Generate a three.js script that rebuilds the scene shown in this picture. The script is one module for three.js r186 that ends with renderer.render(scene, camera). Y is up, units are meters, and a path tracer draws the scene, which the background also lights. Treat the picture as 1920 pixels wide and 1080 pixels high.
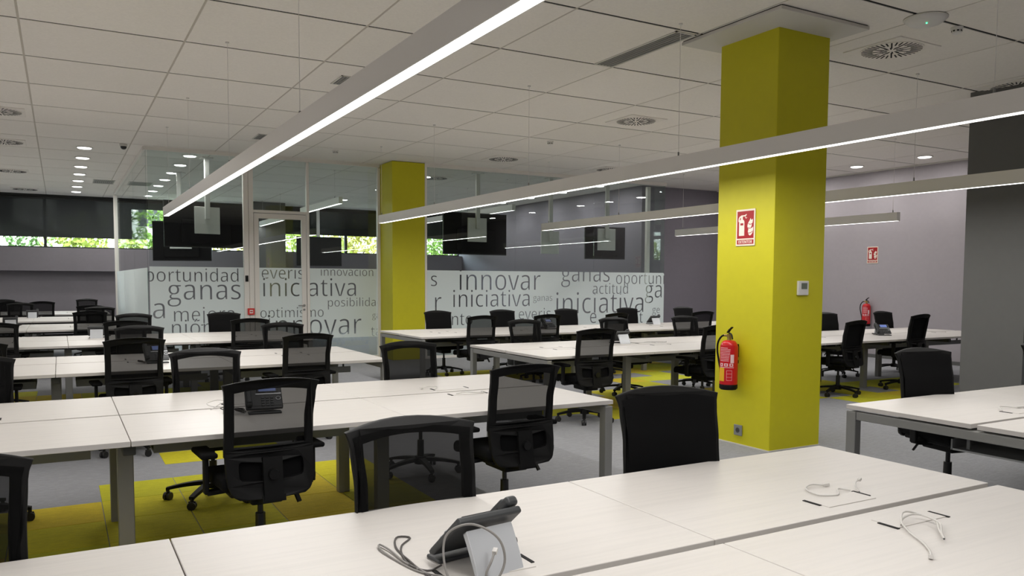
import * as THREE from 'three';
import { RoundedBoxGeometry } from 'three/addons/geometries/RoundedBoxGeometry.js';
import { mergeGeometries, toCreasedNormals } from 'three/addons/utils/BufferGeometryUtils.js';
import { RectAreaLightUniformsLib } from 'three/addons/lights/RectAreaLightUniformsLib.js';

// ---------------------------------------------------------------- camera, sky, lamps, exposure
const scene = new THREE.Scene();
const EYE = 1.53, FOCAL = 1495.8;
const camera = new THREE.PerspectiveCamera(2 * Math.atan(540 / FOCAL) * 180 / Math.PI, 16 / 9, 0.05, 200);
{
  const yaw = 0.515161, pitch = -0.061991, roll = 0.004647;
  const f = new THREE.Vector3(Math.sin(yaw) * Math.cos(pitch), Math.sin(pitch), -Math.cos(yaw) * Math.cos(pitch));
  const r = new THREE.Vector3(Math.cos(yaw), 0, Math.sin(yaw)), u = new THREE.Vector3().crossVectors(r, f);
  const r2 = r.clone().multiplyScalar(Math.cos(roll)).addScaledVector(u, Math.sin(roll));
  const u2 = r.clone().multiplyScalar(-Math.sin(roll)).addScaledVector(u, Math.cos(roll));
  camera.position.set(0, EYE, 0);
  camera.quaternion.setFromRotationMatrix(new THREE.Matrix4().makeBasis(r2, u2, f.clone().negate()));
  camera.setViewOffset(1920, 1080, 0, -79.5, 1920, 1080);
}
scene.add(camera);
scene.background = new THREE.Color().setRGB(12, 12.8, 13.6);
const STRIP = 40, DOWN = 120, ROOMSTRIP = 15;                      // lamp luminances
const LAMP_COLOR = new THREE.Color().setRGB(1, 0.978, 0.955), DOWN_COLOR = new THREE.Color().setRGB(1, 0.97, 0.94);
RectAreaLightUniformsLib.init();
const renderer = new THREE.WebGLRenderer({ antialias: true });
renderer.toneMapping = THREE.LinearToneMapping;
renderer.toneMappingExposure = 1.18;
renderer.shadowMap.enabled = true;
function areaLight(parent, x, y, z, w, l, color, intensity) {      // shines straight down
  const a = new THREE.RectAreaLight(color, intensity, w, l);
  a.position.set(x, y, z); a.rotation.x = -Math.PI / 2; parent.add(a);
}

// ---------------------------------------------------------------- helpers
let seed = 20240611;
const rnd = () => { seed = (seed + 0x6D2B79F5) | 0; let t = Math.imul(seed ^ (seed >>> 15), 1 | seed); t = (t + Math.imul(t ^ (t >>> 7), 61 | t)) ^ t; return ((t ^ (t >>> 14)) >>> 0) / 4294967296; };
const rr = (a, b) => a + (b - a) * rnd();
const used = new Map();
function numbered(n) { const k = used.get(n) ?? 0; used.set(n, k + 1); return k ? n + '_' + String(k).padStart(3, '0') : n; }
function tag(o, label, category, group, kind) { if (label) o.userData.label = label; if (category) o.userData.category = category; if (group) o.userData.group = group; if (kind) o.userData.kind = kind; return o; }
function thing(name, label, category, [x, y, z] = [0, 0, 0], turn = 0, group) {
  const o = new THREE.Group(); o.name = numbered(name); o.position.set(x, y, z); o.rotation.y = turn; scene.add(o);
  return tag(o, label, category, group);
}
const prep = (g) => { const n = g.index ? g.toNonIndexed() : g; if (!n.attributes.uv) n.setAttribute('uv', new THREE.BufferAttribute(new Float32Array(n.attributes.position.count * 2), 2)); for (const k of Object.keys(n.attributes)) if (!['position', 'normal', 'uv'].includes(k)) n.deleteAttribute(k); return n; };
function merge(list) { list = [].concat(list); return list.length === 1 ? list[0] : mergeGeometries(list.map(prep)); }
function obj(name, geoms, material, parent) {
  const m = new THREE.Mesh(merge(geoms), material); m.castShadow = m.receiveShadow = true;
  m.name = parent ? name : numbered(name); (parent ?? scene).add(m); return m;
}
function part(name, geoms, material, parent) {                      // sub-numbered within its thing
  const same = parent.children.filter((c) => c.userData.base === name).length;
  const m = obj(same ? name + '_' + String(same).padStart(3, '0') : name, geoms, material, parent);
  Object.defineProperty(m.userData, 'base', { value: name, enumerable: false }); return m;
}
function struct(name, geoms, material) { return tag(obj(name, geoms, material), null, null, null, 'structure'); }
const bx = (w, h, d, x = 0, y = 0, z = 0) => new THREE.BoxGeometry(w, h, d).translate(x, y, z);
const bb = (x0, x1, y0, y1, z0, z1) => bx(x1 - x0, y1 - y0, z1 - z0, (x0 + x1) / 2, (y0 + y1) / 2, (z0 + z1) / 2);   // by extents
const rb = (w, h, d, r, x = 0, y = 0, z = 0, s = 2) => new RoundedBoxGeometry(w, h, d, s, r).translate(x, y, z);
const cyl = (r0, r1, h, n = 16, x = 0, y = 0, z = 0) => new THREE.CylinderGeometry(r0, r1, h, n).translate(x, y, z);
const tube = (pts, r, seg = 24, rad = 6) => new THREE.TubeGeometry(new THREE.CatmullRomCurve3(pts.map((p) => new THREE.Vector3(...p))), seg, r, rad);
const lathe = (pts, n = 28) => new THREE.LatheGeometry(pts.map((p) => new THREE.Vector2(...p)), n);
function bar(a, b, w, h) {                                           // box from a to b
  const A = new THREE.Vector3(...a), B = new THREE.Vector3(...b), d = B.clone().sub(A), L = d.length();
  const g = new THREE.BoxGeometry(w, h, L), m = new THREE.Matrix4().lookAt(B, A, Math.abs(d.y) > 0.99 * L ? new THREE.Vector3(0, 0, 1) : new THREE.Vector3(0, 1, 0));
  return g.applyMatrix4(m).translate((A.x + B.x) / 2, (A.y + B.y) / 2, (A.z + B.z) / 2);
}
function uvMetres(g, s = 1) {                                        // box projection in metres
  g = prep(g); const p = g.attributes.position, n = g.attributes.normal, uv = g.attributes.uv;
  for (let i = 0; i < p.count; i++) {
    const ax = Math.abs(n.getX(i)), ay = Math.abs(n.getY(i)), az = Math.abs(n.getZ(i));
    if (ay >= ax && ay >= az) uv.setXY(i, p.getX(i) * s, p.getZ(i) * s); else if (ax >= az) uv.setXY(i, p.getZ(i) * s, p.getY(i) * s); else uv.setXY(i, p.getX(i) * s, p.getY(i) * s);
  }
  return g;
}

// ---------------------------------------------------------------- materials
const hash = (x, y, s) => { let h = Math.imul(x, 374761393) ^ Math.imul(y, 668265263) ^ Math.imul(s, 1274126177); h = Math.imul(h ^ (h >>> 13), 1274126177); return ((h ^ (h >>> 16)) >>> 0) / 4294967296; };
function vnoise(u, v, nx, ny, s) {                                   // tiling value noise
  const x = u * nx, y = v * ny, x0 = Math.floor(x), y0 = Math.floor(y), fx = x - x0, fy = y - y0, sx = fx * fx * (3 - 2 * fx), sy = fy * fy * (3 - 2 * fy);
  const h = (a, b) => hash(((a % nx) + nx) % nx, ((b % ny) + ny) % ny, s);
  return (h(x0, y0) * (1 - sx) + h(x0 + 1, y0) * sx) * (1 - sy) + (h(x0, y0 + 1) * (1 - sx) + h(x0 + 1, y0 + 1) * sx) * sy;
}
function dataTex(n, f, repeat, srgb = true) {
  const d = new Uint8Array(n * n * 4);
  for (let y = 0; y < n; y++) for (let x = 0; x < n; x++) { const c = f(x / n, y / n), o = (y * n + x) * 4; for (let k = 0; k < 3; k++) d[o + k] = Math.max(0, Math.min(255, Math.round(255 * (Array.isArray(c) ? c[k] : c)))); d[o + 3] = 255; }
  const t = new THREE.DataTexture(d, n, n); t.wrapS = t.wrapT = THREE.RepeatWrapping; t.magFilter = THREE.LinearFilter; t.repeat.set(repeat, repeat);
  if (srgb) t.colorSpace = THREE.SRGBColorSpace; t.needsUpdate = true; return t;
}
const phys = (color, roughness, o = {}) => new THREE.MeshPhysicalMaterial({ color, roughness, ...o });
const std = (color, roughness = 0.6, o = {}) => new THREE.MeshStandardMaterial({ color, roughness, ...o });
const grainTex = dataTex(512, (u, v) => { const g = vnoise(u, v, 3, 90, 1) * 0.5 + vnoise(u, v, 8, 200, 2) * 0.3 + vnoise(u, v, 24, 256, 5) * 0.2; const k = 1 - 0.028 * Math.max(0, g - 0.35) * 2; return [k, k * 0.997, k * 0.99]; }, 0.8);
const carpetTex = dataTex(256, (u, v) => 0.84 + 0.16 * (0.5 * hash(Math.floor(u * 256), Math.floor(v * 256), 7) + 0.5 * vnoise(u, v, 16, 64, 9)), 2);
const wallTex = dataTex(256, (u, v) => 0.975 + 0.025 * (vnoise(u, v, 40, 40, 3) * 0.6 + vnoise(u, v, 5, 5, 4) * 0.4), 0.5);
const fleckTex = dataTex(256, (u, v) => 0.965 + 0.035 * (0.4 * hash(Math.floor(u * 256), Math.floor(v * 256), 11) + 0.6 * vnoise(u, v, 60, 60, 12)), 1);
const bumpTex = dataTex(256, (u, v) => hash(Math.floor(u * 256), Math.floor(v * 256), 21) * 0.6 + 0.4 * vnoise(u, v, 50, 50, 22), 3, false);
const M = {
  desk: std('#d3cfcb', 0.42, { map: grainTex }), deskEdge: std('#c9c6c0', 0.5),
  frame: std('#8d8d8a', 0.42, { metalness: 0.25 }), frameDark: std('#4c4d4b', 0.5, { metalness: 0.2 }), tray: std('#8b8d8c', 0.5, { metalness: 0.3 }),
  black: phys('#0c0c0c', 0.6, { specularIntensity: 0.45 }), blackGloss: std('#0c0c0c', 0.34), blackSoft: phys('#0d0d0d', 0.92, { specularIntensity: 0.4 }), fabric: phys('#0c0c0d', 0.95, { specularIntensity: 0.35 }),
  mesh: phys('#090909', 0.9, { specularIntensity: 0.3, transparent: true, opacity: 0.85, side: THREE.DoubleSide }),
  chrome: std('#b9b9b9', 0.2, { metalness: 1 }), wheel: std('#1b1b1b', 0.45),
  lime: std('#cbc410', 0.55, { map: wallTex }),
  wall: std('#aca6ab', 0.8, { map: wallTex }), wallDark: std('#636361', 0.8, { map: wallTex }), wallMeet: std('#827d86', 0.8, { map: wallTex }), wallLow: std('#807c82', 0.8, { map: wallTex }),
  tile: std('#f2ede6', 0.9, { map: fleckTex, bumpMap: bumpTex, bumpScale: 0.0006 }), tile2: std('#efeae3', 0.9, { map: fleckTex, bumpMap: bumpTex, bumpScale: 0.0006 }), tile3: std('#f4efe8', 0.9, { map: fleckTex, bumpMap: bumpTex, bumpScale: 0.0006 }),
  tileBack: std('#0e0d0c', 0.9), rail: std('#bdb6ab', 0.7),
  carpet: std('#9c9da1', 0.96, { map: carpetTex, bumpMap: bumpTex, bumpScale: 0.002 }),
  yellow: ['#d6cc1c', '#cdd02a', '#dcc42a', '#c9c61f'].map((c) => std(c, 0.96, { map: carpetTex, bumpMap: bumpTex, bumpScale: 0.002 })),
  white: std('#dcdad6', 0.45), whiteMatt: std('#cfccc5', 0.7), alu: std('#e4e1dc', 0.45, { metalness: 0 }), cream: std('#e6e2db', 0.45),
  glow: new THREE.MeshStandardMaterial({ color: '#ffffff', emissive: LAMP_COLOR, emissiveIntensity: 3.2, roughness: 0.5 }),
  glowDown: new THREE.MeshStandardMaterial({ color: '#ffffff', emissive: DOWN_COLOR, emissiveIntensity: 4, roughness: 0.5 }),
  glass: new THREE.MeshPhysicalMaterial({ color: new THREE.Color().setRGB(0.86, 0.9, 0.89), transmission: 1, thickness: 0, roughness: 0, ior: 1.5 }),
  window: new THREE.MeshPhysicalMaterial({ color: new THREE.Color().setRGB(0.9, 0.95, 0.95), transmission: 1, thickness: 0, roughness: 0, ior: 1.5 }),
  dark: std('#20211f', 0.7), grille: std('#78756f', 0.6), slot: std('#0d0d0c', 0.85),
  red: std('#c3141f', 0.28), gold: std('#a58a4e', 0.35, { metalness: 0.8 }), silver: std('#c9ccd0', 0.35, { metalness: 0.2 }), phone: std('#3a3c3d', 0.45), phoneKey: std('#55585a', 0.5),
  cable: std('#d3d0cb', 0.5), cableGrey: std('#8b8884', 0.5), cableDark: std('#4a4644', 0.5),
  blind: std('#272b2c', 0.85, { transparent: true, opacity: 0.945, side: THREE.DoubleSide }),
};

// ---------------------------------------------------------------- the setting
const XL = -8, XR = 14.45, ZB = -25, ZF = 4.5, CEIL = 3.79;
{
  struct('floor', uvMetres(bb(XL - 0.2, XR + 0.2, -0.2, 0, ZB - 0.2, ZF + 0.2)), M.carpet);
  const floor = scene.getObjectByName('floor');
  // yellow carpet tiles, half a metre square, in jagged bands under the benches
  const gx = (i) => 0.21 + 0.508 * i, gz = (k) => -6.085 - 0.4975 * k, tileG = [0, 1].map((q) => { const g = rb(0.504, 0.012, 0.4935, 0.003, 0, 0, 0, 1); return uvMetres(g.rotateY(q * Math.PI)); });
  const cells = new Set();
  const band = (i0, i1, k0, k1, jagged = 0.35) => { for (let i = i0; i <= i1; i++) { const a = rnd() < jagged ? 1 : 0, b = rnd() < jagged ? 1 : 0; for (let k = k0 + a; k <= k1 - b; k++) cells.add(i + ',' + k); } };
  // bench nearest the pillar (pattern read off the photograph), then the others
  for (let i = -6; i <= 3; i++) for (let k = -4; k <= -1; k++) cells.add(i + ',' + k);
  for (let i = 0; i <= 3; i++) cells.add(i + ',0');
  cells.add('1,2'); cells.add('-3,0'); cells.add('-4,0'); cells.add('2,2'); cells.add('-4,2');
  band(-5, 4, 4, 6); band(-5, 4, 10, 12);
  band(9, 22, 2, 4, 0.4); band(12, 18, 5, 6, 0.5); band(9, 18, 8, 11, 0.4);
  cells.add('14,7'); cells.add('15,7'); cells.add('16,7'); cells.add('17,1'); cells.add('18,1'); cells.add('19,1');
  for (const c of cells) {
    const [i, k] = c.split(',').map(Number), m = part('carpet_tile', tileG[(i + k) & 1], M.yellow[Math.floor(rnd() * 4)], floor);
    m.position.set(gx(i) + 0.254, -0.003, gz(k) - 0.249);
  }
  // ceiling: slab, recessed dark bed, mineral tiles, one mesh each
  const ceiling = struct('ceiling', bb(XL - 0.2, XR + 0.2, CEIL + 0.03, CEIL + 0.2, ZB - 0.2, ZF + 0.2), M.tileBack);
  const TX = 1.352, TZ = 1.3275, x0 = 1.096 - TX * 3, zf = -1.657;
  const tg = [0, 1, 2].map(() => uvMetres(rb(TX - 0.018, 0.024, TZ - 0.032, 0.003, 0, 0, 0, 1), 1)), tm = [M.tile, M.tile2, M.tile3];
  for (let i = 0; i < 13; i++) for (let k = 0; k < 18; k++) {
    const xa = x0 + TX * i, za = zf - TZ * k, xb = Math.min(xa + TX, XR), zb = Math.max(za - TZ, ZB), w = xb - xa, d = za - zb;
    if (w < 0.05 || d < 0.05) continue;
    const cut = w < TX - 0.01 || d < TZ - 0.01, g = cut ? uvMetres(bx(w - 0.018, 0.024, d - 0.032)) : tg[k % 3];
    part('ceiling_tile', g, tm[Math.floor(rnd() * 3)], ceiling).position.set((xa + xb) / 2, CEIL + 0.012, (za + zb) / 2);
  }
  for (let i = 0; i <= 13; i++) { const x = x0 + TX * i; if (x < XR) part('ceiling_rail', bb(x - 0.012, x + 0.012, CEIL + 0.003, CEIL + 0.022, ZB, zf), M.rail, ceiling); }
  for (let k = 1; k <= 17; k++) { const z = zf - TZ * k; part('shadow_joint', bb(x0, XR, CEIL + 0.005, CEIL + 0.026, z - 0.0155, z + 0.0155), M.tileBack, ceiling); }
  part('ceiling_panel', [bb(XL, XR, CEIL, CEIL + 0.03, zf + 0.01, ZF), bb(XL, x0 - 0.01, CEIL, CEIL + 0.03, ZB, zf + 0.01)], M.tile, ceiling);

  struct('wall_right', uvMetres(bb(XR, XR + 0.2, 0, CEIL + 0.2, -15.2, ZF + 0.2)), M.wall);
  struct('trim_1', bb(XR - 0.09, XR, CEIL - 0.02, CEIL + 0.01, -15, ZF), M.whiteMatt);
  struct('wall_niche', uvMetres(bb(12.0, XR + 0.2, 0, CEIL + 0.05, -15.2, -15.0)), M.wallMeet);
  struct('wall_meeting', uvMetres(bb(12.0, 12.2, 0, CEIL + 0.05, ZB, -15.2)), M.wallMeet);
  struct('wall_left', uvMetres(bb(XL - 0.2, XL, 0, CEIL + 0.2, ZB - 0.2, ZF + 0.2)), M.wall);
  struct('wall_rear', uvMetres(bb(XL, XR, 0, CEIL + 0.2, ZF, ZF + 0.2)), M.wall);
  // window wall: recessed low part, boxed sill above it, lintel
  struct('wall_window', uvMetres(bb(XL, 12.0, 0, 1.76, ZB - 0.2, ZB)), M.wallLow);
  struct('trim_2', uvMetres(rb(12.0 - XL, 0.62, 0.45, 0.004, (12.0 + XL) / 2, 2.05, ZB + 0.075)), M.wallLow);
  struct('trim_3', bb(XL, 12.0, 3.73, CEIL + 0.03, ZB - 0.2, ZB + 0.05), M.dark);
  struct('pillar_window', uvMetres(bb(4.95, 5.85, 0, CEIL + 0.02, -24.6, -23.95)), M.wallDark);
  // dark grey return wall beside the far right benches
  struct('wall_side', uvMetres(bb(9.5, 11.2, 0, CEIL + 0.02, -5.72, -5.0)), M.wallDark);
  struct('baseboard_right', bb(XR - 0.015, XR, 0, 0.07, -15, ZF), M.wallDark);
  // windows with mullions
  const xs = []; for (let x = -0.31 - 2.08 * 3; x < 12; x += 2.08) xs.push(x);
  let prev = XL;
  [...xs, 12.0].forEach((x, i) => {
    const w = new THREE.Group(); w.name = 'window_' + (i + 1); scene.add(w); tag(w, null, null, null, 'structure');
    part('window_pane', bb(prev + 0.03, x - 0.03, 2.4, 3.73, ZB - 0.012, ZB - 0.004), M.window, w);
    part('window_frame', [bb(x - 0.035, x + 0.035, 2.36, 3.73, ZB - 0.06, ZB + 0.05), bb(prev + 0.035, x - 0.035, 2.36, 2.4, ZB - 0.05, ZB + 0.03), bb(prev + 0.035, x - 0.035, 3.69, 3.73, ZB - 0.05, ZB + 0.03)], M.dark, w);
    prev = x;
  });
  const bot = [2.66, 2.66, 2.66, 2.66, 2.66, 3.5, 2.95, 2.95, 2.95, 2.95];
  const bl = ['beyond the left frame edge', 'second from the left wall', 'left of the desk row end', 'leftmost blind seen over the desks', 'blind between window post and glass room', 'rolled up above the bright window corner of the glass room', 'behind the hanging screens in the glass room', 'above the trees seen through the glass door', 'right of the dark mullion in the glass room', 'nearest the grey wall in the glass room'];
  prev = XL;
  [...xs, 12.0].forEach((x, i) => {
    const t = thing('roller_blind', 'dark grey roller blind, ' + bl[Math.min(i, 9)], 'blind', [(prev + x) / 2, 0, ZB + 0.07], 0, 'roller blinds along the window wall');
    const w = x - prev - 0.004, b = bot[Math.min(i, 9)];
    part('blind_fabric', bb(-w / 2, w / 2, b, 3.7, -0.002, 0.002), M.blind, t); part('blind_tube', cyl(0.025, 0.025, w, 14).rotateZ(Math.PI / 2).translate(0, 3.69, 0), M.dark, t); part('hem_bar', bx(w, 0.025, 0.012, 0, b, 0), M.dark, t);
    prev = x;
  });
}

// ---------------------------------------------------------------- lime columns
function column(label, x0, x1, z0, z1) {
  const t = thing('column', label, 'column', [(x0 + x1) / 2, 0, (z0 + z1) / 2]); const w = x1 - x0, d = z1 - z0;
  part('column_shaft', uvMetres(rb(w, CEIL - 0.01, d, 0.006, 0, (CEIL - 0.01) / 2, 0)), M.lime, t);
  return t;
}
{
  const c = column('lime green square column with fire extinguisher, standing right of centre', 5.517, 6.175, -5.74, -5.04);
  part('ceiling_collar', rb(1.1, 0.03, 1.2, 0.003, -0.13, CEIL - 0.024, 0.09), M.whiteMatt, c); part('collar_joint', bx(1.08, 0.012, 1.18, -0.13, CEIL - 0.005, 0.09), M.slot, c);
  part('skirting', [bx(0.67, 0.012, 0.712, 0, 0.006, 0)], M.whiteMatt, c);
  column('lime green square column set in the glass partition', 5.515, 6.18, -15.05, -14.36);
}

// ---------------------------------------------------------------- glass meeting room front
const canvasTex = (w, h, draw, srgb = true) => { const c = document.createElement('canvas'); c.width = w; c.height = h; const g = c.getContext('2d'); draw(g, w, h); const t = new THREE.CanvasTexture(c); if (srgb) t.colorSpace = THREE.SRGBColorSpace; t.anisotropy = 4; return t; };
function film(parent, x0, x1, y0, y1, z, words) {                     // frosted vinyl with clear lettering
  const ppm = 300, W = Math.round((x1 - x0) * ppm), H = Math.round((y1 - y0) * ppm);
  const t = canvasTex(W, H, (g) => {
    g.fillStyle = '#fff'; g.fillRect(0, 0, W, H); g.fillStyle = '#000'; g.textBaseline = 'alphabetic';
    for (const [s, a, b, y, bold] of words) {
      g.font = (bold ? 'bold ' : '') + '100px sans-serif'; const m = g.measureText(s).width, px = (b - a) * ppm;
      g.save(); g.translate((a - x0) * ppm, (y1 - y) * ppm); g.scale(px / m, px / m * 1.02); g.fillText(s, 0, 0); g.strokeStyle = '#fff'; g.lineWidth = 2.2; g.strokeText(s, 0, 0); g.restore();
    }
  }, false);
  const mat = std('#e8f3f2', 0.8, { transparent: true, opacity: 0.86, alphaMap: t, side: THREE.DoubleSide });
  const g = new THREE.PlaneGeometry(x1 - x0, y1 - y0).translate((x0 + x1) / 2, (y0 + y1) / 2, z);
  return part('frosted_film', g, mat, parent);
}
{
  const L = new THREE.Group(); L.name = 'wall_glass'; scene.add(L); tag(L, null, null, null, 'structure');
  const z = -15.05, gz0 = z - 0.006, gz1 = z + 0.006;
  const wordsL = [['oportunidad', 1.07, 2.85, 1.49], ['ganas', 1.61, 2.88, 1.17], ['a', 1.36, 1.62, 0.85, 0], ['mejora', 1.69, 2.77, 0.79], ['nión', 1.65, 2.39, 0.55]];
  const wordsD = [['everis', 3.21, 4.02, 1.55], ['iniciativa', 3.21, 5.06, 1.22], ['optimismo', 3.18, 4.39, 0.83], ['innovar', 3.28, 5.14, 0.48]];
  part('glass_pane', bb(1.345, 2.91, 0.05, 3.73, gz0, gz1), M.glass, L); film(L, 1.345, 2.91, 0.42, 1.75, z + 0.009, wordsL);
  part('post', [rb(0.085, 3.72, 0.1, 0.006, 2.958, 1.86, z), rb(0.085, 3.72, 0.09, 0.006, 3.048, 1.86, z)], M.cream, L);
  part('mullion', rb(0.05, 3.72, 0.09, 0.005, 4.085, 1.86, z), M.cream, L);
  part('transom', rb(0.97, 0.05, 0.09, 0.005, 3.575, 2.775, z), M.cream, L);
  part('glass_pane', bb(3.095, 4.06, 2.8, 3.73, gz0, gz1), M.glass, L);
  part('glass_pane', bb(4.11, 5.46, 0.05, 3.73, gz0, gz1), M.glass, L);
  film(L, 4.11, 5.46, 0.42, 1.75, z + 0.009, [...wordsD, ['innovación', 4.31, 5.39, 1.61], ['posibilidades', 4.44, 5.8, 1.02], ['ganas', 5.34, 5.76, 0.78], ['talento', 5.31, 6.16, 0.43]]);
  part('post', rb(0.055, 3.72, 0.09, 0.005, 5.487, 1.86, z), M.cream, L);
  part('top_rail', bb(1.3, 5.51, 3.73, CEIL + 0.01, z - 0.04, z + 0.04), M.cream, L); part('bottom_rail', [bb(1.3, 2.915, 0, 0.05, z - 0.03, z + 0.03), bb(4.06, 5.46, 0, 0.05, z - 0.03, z + 0.03)], M.cream, L);
  // return towards the windows
  const xr = 1.325; let a = -15.05;
  for (const b of [-17.83, -20.61, -23.4]) {
    part('glass_pane', bb(xr - 0.006, xr + 0.006, 0.05, 3.73, b + 0.004, a - 0.004), M.glass, L);
    const mat = std('#e8f3f2', 0.8, { transparent: true, opacity: 0.8, side: THREE.DoubleSide });
    part('frosted_film', new THREE.PlaneGeometry(a - b - 0.02, 1.3).rotateY(Math.PI / 2).translate(xr - 0.01, 1.08, (a + b) / 2), mat, L); a = b;
  }
  part('post', rb(0.1, 3.72, 0.12, 0.005, xr, 1.86, -23.46), M.cream, L);
  part('top_rail', bb(xr - 0.04, xr + 0.04, 3.73, CEIL + 0.01, -23.5, -15.09), M.cream, L); part('bottom_rail', bb(xr - 0.03, xr + 0.03, 0, 0.05, -23.4, -15.08), M.cream, L);
  // right run, flush with the front of the column
  const R = new THREE.Group(); R.name = 'wall_glass_right'; scene.add(R); tag(R, null, null, null, 'structure'); const zr = -14.4;
  part('post', rb(0.045, 3.72, 0.08, 0.005, 6.205, 1.86, zr), M.cream, R);
  const jx = [6.23, 8.22, 10.2, 12.19];
  for (let i = 0; i < 3; i++) part('glass_pane', bb(jx[i] + 0.002, jx[i + 1] - 0.002, 0.05, 3.72, zr - 0.006, zr + 0.006), M.glass, R);
  film(R, 6.23, 12.19, 0.42, 1.73, zr + 0.009, [['s', 6.3, 6.47, 1.42], ['r', 6.36, 6.56, 0.93], ['innovar', 6.89, 8.85, 1.34], ['iniciativa', 6.76, 8.61, 1.0], ['ganas', 8.65, 9.14, 1.11], ['nto', 6.74, 7.25, 0.64], ['everis', 8.29, 9.11, 0.73], ['iniciativa', 9.18, 11.65, 0.83], ['ganas', 9.34, 10.66, 1.52], ['oportunidad', 10.79, 12.86, 1.47], ['actitud', 10.16, 11.18, 1.25], ['ganas', 11.62, 13.0, 1.16], ['ge', 11.85, 12.09, 0.8], ['e', 10.09, 10.31, 0.61], ['t', 11.47, 11.59, 0.59]]);
  part('top_rail', bb(6.18, 12.2, 3.72, CEIL + 0.01, zr - 0.05, zr + 0.05), M.cream, R); part('bottom_rail', bb(6.2, 12.2, 0, 0.05, zr - 0.03, zr + 0.03), M.cream, R);
  part('glass_pane', bb(12.184, 12.196, 0.05, 3.72, -14.99, zr - 0.01), M.glass, R);
  part('post', rb(0.09, 3.72, 0.08, 0.005, 11.95, 1.86, -14.72), M.cream, R);
  // door leaf
  const D = new THREE.Group(); D.name = 'door_1'; scene.add(D); tag(D, null, null, null, 'structure');
  part('door_frame', [bb(3.1, 3.185, 0.02, 2.74, z - 0.025, z + 0.025), bb(3.965, 4.05, 0.02, 2.74, z - 0.025, z + 0.025), bb(3.185, 3.965, 2.65, 2.74, z - 0.025, z + 0.025), bb(3.185, 3.965, 0.02, 0.12, z - 0.025, z + 0.025)], M.cream, D);
  part('glass_pane', bb(3.185, 3.965, 0.12, 2.65, gz0, gz1), M.glass, D); film(D, 3.185, 3.965, 0.42, 1.75, z + 0.009, wordsD);
  part('door_handle', [cyl(0.022, 0.022, 0.02, 16).rotateX(Math.PI / 2).translate(4.0, 1.05, z + 0.035), tube([[4.0, 1.05, z + 0.03], [4.0, 1.05, z + 0.07], [3.97, 1.05, z + 0.075], [3.88, 1.05, z + 0.075]], 0.009), cyl(0.02, 0.02, 0.015, 16).rotateX(Math.PI / 2).translate(4.0, 0.97, z + 0.032)], M.frame, D);
  const reader = thing('card_reader', 'small black card reader on the white double post beside the glass door', 'card reader', [2.955, 1.55, z + 0.05]);
  part('reader_body', rb(0.05, 0.11, 0.02, 0.006, 0, 0, 0.01), M.black, reader); part('reader_light', bx(0.01, 0.006, 0.002, 0, 0.035, 0.021), M.phoneKey, reader);
  const call = thing('alarm_button', 'red fire alarm call point on the white double post', 'alarm button', [3.02, 0.95, z + 0.05]);
  part('call_box', rb(0.12, 0.12, 0.04, 0.008, 0, 0, 0.02), std('#d0302c', 0.4), call);
  const ct = canvasTex(64, 64, (g) => { g.fillStyle = '#f0e6e0'; g.fillRect(0, 0, 64, 64); g.fillStyle = '#c82a26'; g.fillRect(6, 22, 52, 20); g.beginPath(); g.arc(32, 32, 12, 0, 7); g.fill(); g.fillStyle = '#222'; g.beginPath(); g.arc(32, 32, 6, 0, 7); g.fill(); });
  part('call_window', new THREE.PlaneGeometry(0.06, 0.06).translate(0, 0, 0.0405), std('#fff', 0.4, { map: ct }), call);
}

// ---------------------------------------------------------------- hanging screens in the meeting rooms
function hangingScreen(label, x, y, z, w, h, turn, bare, group) {
  const t = thing('hanging_screen', label, bare ? 'bracket' : 'television', [x, 0, z], turn, group);
  part('pole', [rb(0.09, CEIL - y - 0.1, 0.06, 0.01, 0, (CEIL + y + 0.1) / 2, 0.1), bx(0.2, 0.02, 0.2, 0, CEIL - 0.01, 0.1)], M.white, t);
  part('bracket_plate', rb(0.46, 0.5, 0.03, 0.006, 0, y + 0.08, 0.075), M.white, t);
  if (bare) return;
  part('bezel', [bb(-w / 2, w / 2, y + h / 2 - 0.02, y + h / 2, -0.02, 0.012), bb(-w / 2, w / 2, y - h / 2, y - h / 2 + 0.025, -0.02, 0.012), bb(-w / 2, -w / 2 + 0.02, y - h / 2, y + h / 2, -0.02, 0.012), bb(w / 2 - 0.02, w / 2, y - h / 2, y + h / 2, -0.02, 0.012)], M.blackGloss, t);
  part('back_shell', [rb(w - 0.03, h - 0.04, 0.03, 0.008, 0, y, 0.0), rb(w * 0.6, h * 0.5, 0.045, 0.012, 0, y - h * 0.15, 0.03)], M.blackSoft, t);
  part('screen', bx(w - 0.05, h - 0.05, 0.004, 0, y, -0.017), M.blackGloss, t);
}
hangingScreen('large black television on a white ceiling pole behind the glass left of the door', 2.42, 2.55, -15.95, 1.5, 0.85, 0.12);
hangingScreen('black television partly behind another, lower, at the glass corner', 2.3, 2.35, -18.4, 1.25, 0.85, -0.5);
hangingScreen('black television on a white pole right of the column in the partition', 7.7, 2.52, -15.2, 1.55, 0.88, 0.06);
hangingScreen('empty white screen bracket on a pole behind the right glass', 9.46, 2.3, -15.1, 1, 0.6, 0, true);
hangingScreen('black television on a white pole near the right end of the glass', 11.12, 2.42, -15.25, 1.05, 0.75, -0.15);
hangingScreen('distant black television by the window seen through the glass beside the door', 6.75, 2.38, -23.6, 1.35, 0.86, Math.PI);

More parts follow.
